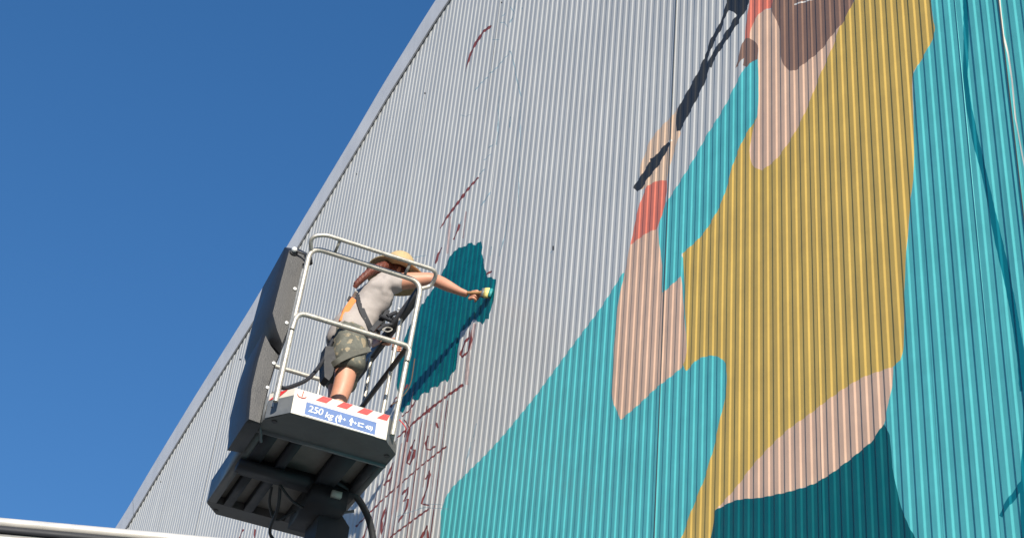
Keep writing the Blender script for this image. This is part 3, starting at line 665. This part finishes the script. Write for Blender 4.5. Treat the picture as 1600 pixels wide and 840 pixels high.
# hair and braid
ellipsoid('hair', pv(.675, .30, 1.50), (.098, .094, .085), M['hair'], person)
bpts = smooth_curve([pv(.62, .22, 1.47), pv(.57, .17, 1.42), pv(.505, .155, 1.36), pv(.455, .17, 1.29), pv(.425, .19, 1.24)], 7)
bm = bmesh.new()
for s in (0, 2.1, 4.2):
    q = []
    for i, p in enumerate(bpts):
        ph = i*.85+s; rr = .016*(1-.35*i/len(bpts)); q.append(p+Vector((0, math.cos(ph)*rr, math.sin(ph)*rr)))
    bm_tube(bm, q, [.024*(1-.35*i/len(bpts)) for i in range(len(bpts))], 8)
frombm('braid', bm, M['hair'], person, smooth=True, ang=80)
# harness
def strap(name, pts, wdt, m='strap', th_=.006, upv=(0, -1, .2)): return tube(name, smooth_curve(pts, 5), .01, M[m], person, flat=(wdt, th_), upv=upv)
strap('harness_strap', [ap(561, 460, .215), ap(562, 473, .188), ap(567, 488, .172), ap(574, 503, .172), ap(581, 517, .185)], .040)
strap('harness_strap', [ap(543, 494, .23), ap(553, 498, .185), ap(566, 500, .172)], .028)
strap('harness_strap', [ap(580, 516, .178), ap(592, 503, .19), ap(602, 492, .205), ap(606, 484, .22)], .03)
strap('waist_belt', [ap(514, 533, .26), ap(530, 533, .19), ap(560, 527, .17), ap(590, 520, .20)], .02)
strap('leg_strap', [ap(514, 574, .17), ap(530, 562, .098), ap(553, 552, .095), ap(578, 545, .13)], .034, 'camo2', upv=(0, -1, 0))
strap('lanyard_pack', [ap(551, 470, .23), ap(540, 486, .23), ap(532, 505, .23)], .06, 'orange', .035, upv=(-1, 0, .2))
strap('pack_tab', [ap(557, 455, .2), ap(551, 466, .25)], .02, 'white', .006)
strap('pack_end', [ap(549, 464, .26), ap(546, 471, .27)], .034, 'strap', .02)
tube('lanyard', smooth_curve([ap(531, 502, .28), ap(523, 523, .25), ap(513, 545, .2), ap(500, 570, .12), ap(482, 591, 0), ap(462, 601, -.1), ap(444, 606, -.2), ap(434, 600, -.24)], 6), .012, M['strap'], person, 8)
bm = bmesh.new(); bm_prism(bm, [ap(x, y, .14) for x, y in ((509, 540), (521, 541), (525, 560), (520, 585), (514, 594), (507, 588), (506, 560))], (0, .09, 0)); frombm('hip_pouch', bm, M['strap'], person, smooth=True, bevel=.01)
for k, (x, y, dx, dy, b) in enumerate([(602, 497, 14, 6, .17), (612, 491, 12, -5, .20), (606, 508, 18, -3, .16), (596, 512, 10, -8, .15), (616, 500, 8, 8, .22)]):
    tube('tool', [ap(x-dx*.6, y-dy*.6, b), ap(x+dx*.6, y+dy*.6, b+.02)], .013, M['strap'], person, 8)
tube('carabiner', smooth_curve([ap(597, 515, .13), ap(605, 511, .13), ap(613, 514, .13), ap(606, 518, .13), ap(597, 515, .13)]), .004, M['alu'], person, 6)

# brush held in the hand
bh = wr_r.lerp(tipL, .36)
brush = empty('paint_brush', O+e1*bh.x+e2*bh.y+Vector((0, 0, bh.z)), RZ, label='wide paint brush with yellow bristles and teal wet tip touching the wall', cat='paint brush')
q0 = Vector((0, 0, 0)); q1 = tipL-bh; dd = q1.normalized(); L1 = q1.length
tube('handle', [dd*(-.06), dd*(L1*.25), dd*(L1*.48)], [.009, .011, .014], M['wood'], brush, 10)
sd = dd.cross(Vector((0, 0, 1))).normalized()
tube('ferrule', [dd*(L1*.46), dd*(L1*.60)], .01, M['greyp'], brush, flat=(.022, .058), upv=(0, 0, 1))
tube('bristles', [dd*(L1*.60), dd*(L1*.84)], .01, M['ferrule'], brush, flat=(.024, .062), upv=(0, 0, 1))
tube('wet_bristles', [dd*(L1*.84), dd*(L1*.985)], .01, M['bristle'], brush, flat=(.020, .056), upv=(0, 0, 1))

# ------------------------------------------------------------------ canopy edge at the lower left, near the viewer
cz = 3.9
def onz(x, y, z): r = ray(x, y); return CAM+r*((z-1.6)/r.z)
A = onz(0, 816, cz); B = onz(340, 847, cz); dv = (B-A).normalized(); back = Vector((-dv.y, dv.x, 0))
if back.y < 0: back = -back
P0 = A-dv*2.4; P1 = B+dv*.9
scale = (A-CAM).length/F
canopy = empty('metal_canopy', Vector((P0.x, P0.y, 0)), math.atan2(dv.y, dv.x), label='grey sheet metal canopy edged by a bright polished round rail at the bottom left', cat='canopy')
Lc = (P1-P0).length
tube('polished_rail', [(0, 0, cz), (Lc, 0, cz)], 7.6*scale, M['polished'], canopy, 24)
tube('edge_channel', [(0, .004, cz-23*scale), (Lc, .004, cz-23*scale)], .01, M['galv'], canopy, flat=(.012, 11*scale), upv=(0, 0, 1))
box('edge_lip', (0, -.002, cz-31*scale), (Lc, .006, cz-29*scale), M['beam'], canopy, .001); box('rail_shade_strip', (0, -.012, cz-16*scale), (Lc, .014, cz-6.5*scale), M['beam'], canopy, .001)  # black strip directly under the tube stands in for its shaded underside
box('fascia_panel', (0, .002, cz-.36), (Lc, .012, cz-27.8*scale), M['galv'], canopy, .002)
k = 0
while .15+k*.62 < Lc: ellipsoid('panel_bolt', (.15+k*.62, -.012, cz-23*scale), (.009, .008, .009), M['bolt'], canopy); k += 1
box('canopy_roof', (0, .014, cz-.40), (Lc, 1.6, cz-.36), M['galv'], canopy, .003)
for x in (.1, Lc-.1):
    for y in (.06, 1.5): box('canopy_post', (x-.04, y-.04, .004), (x+.04, y+.04, cz-.402), M['galv'], canopy, .004)
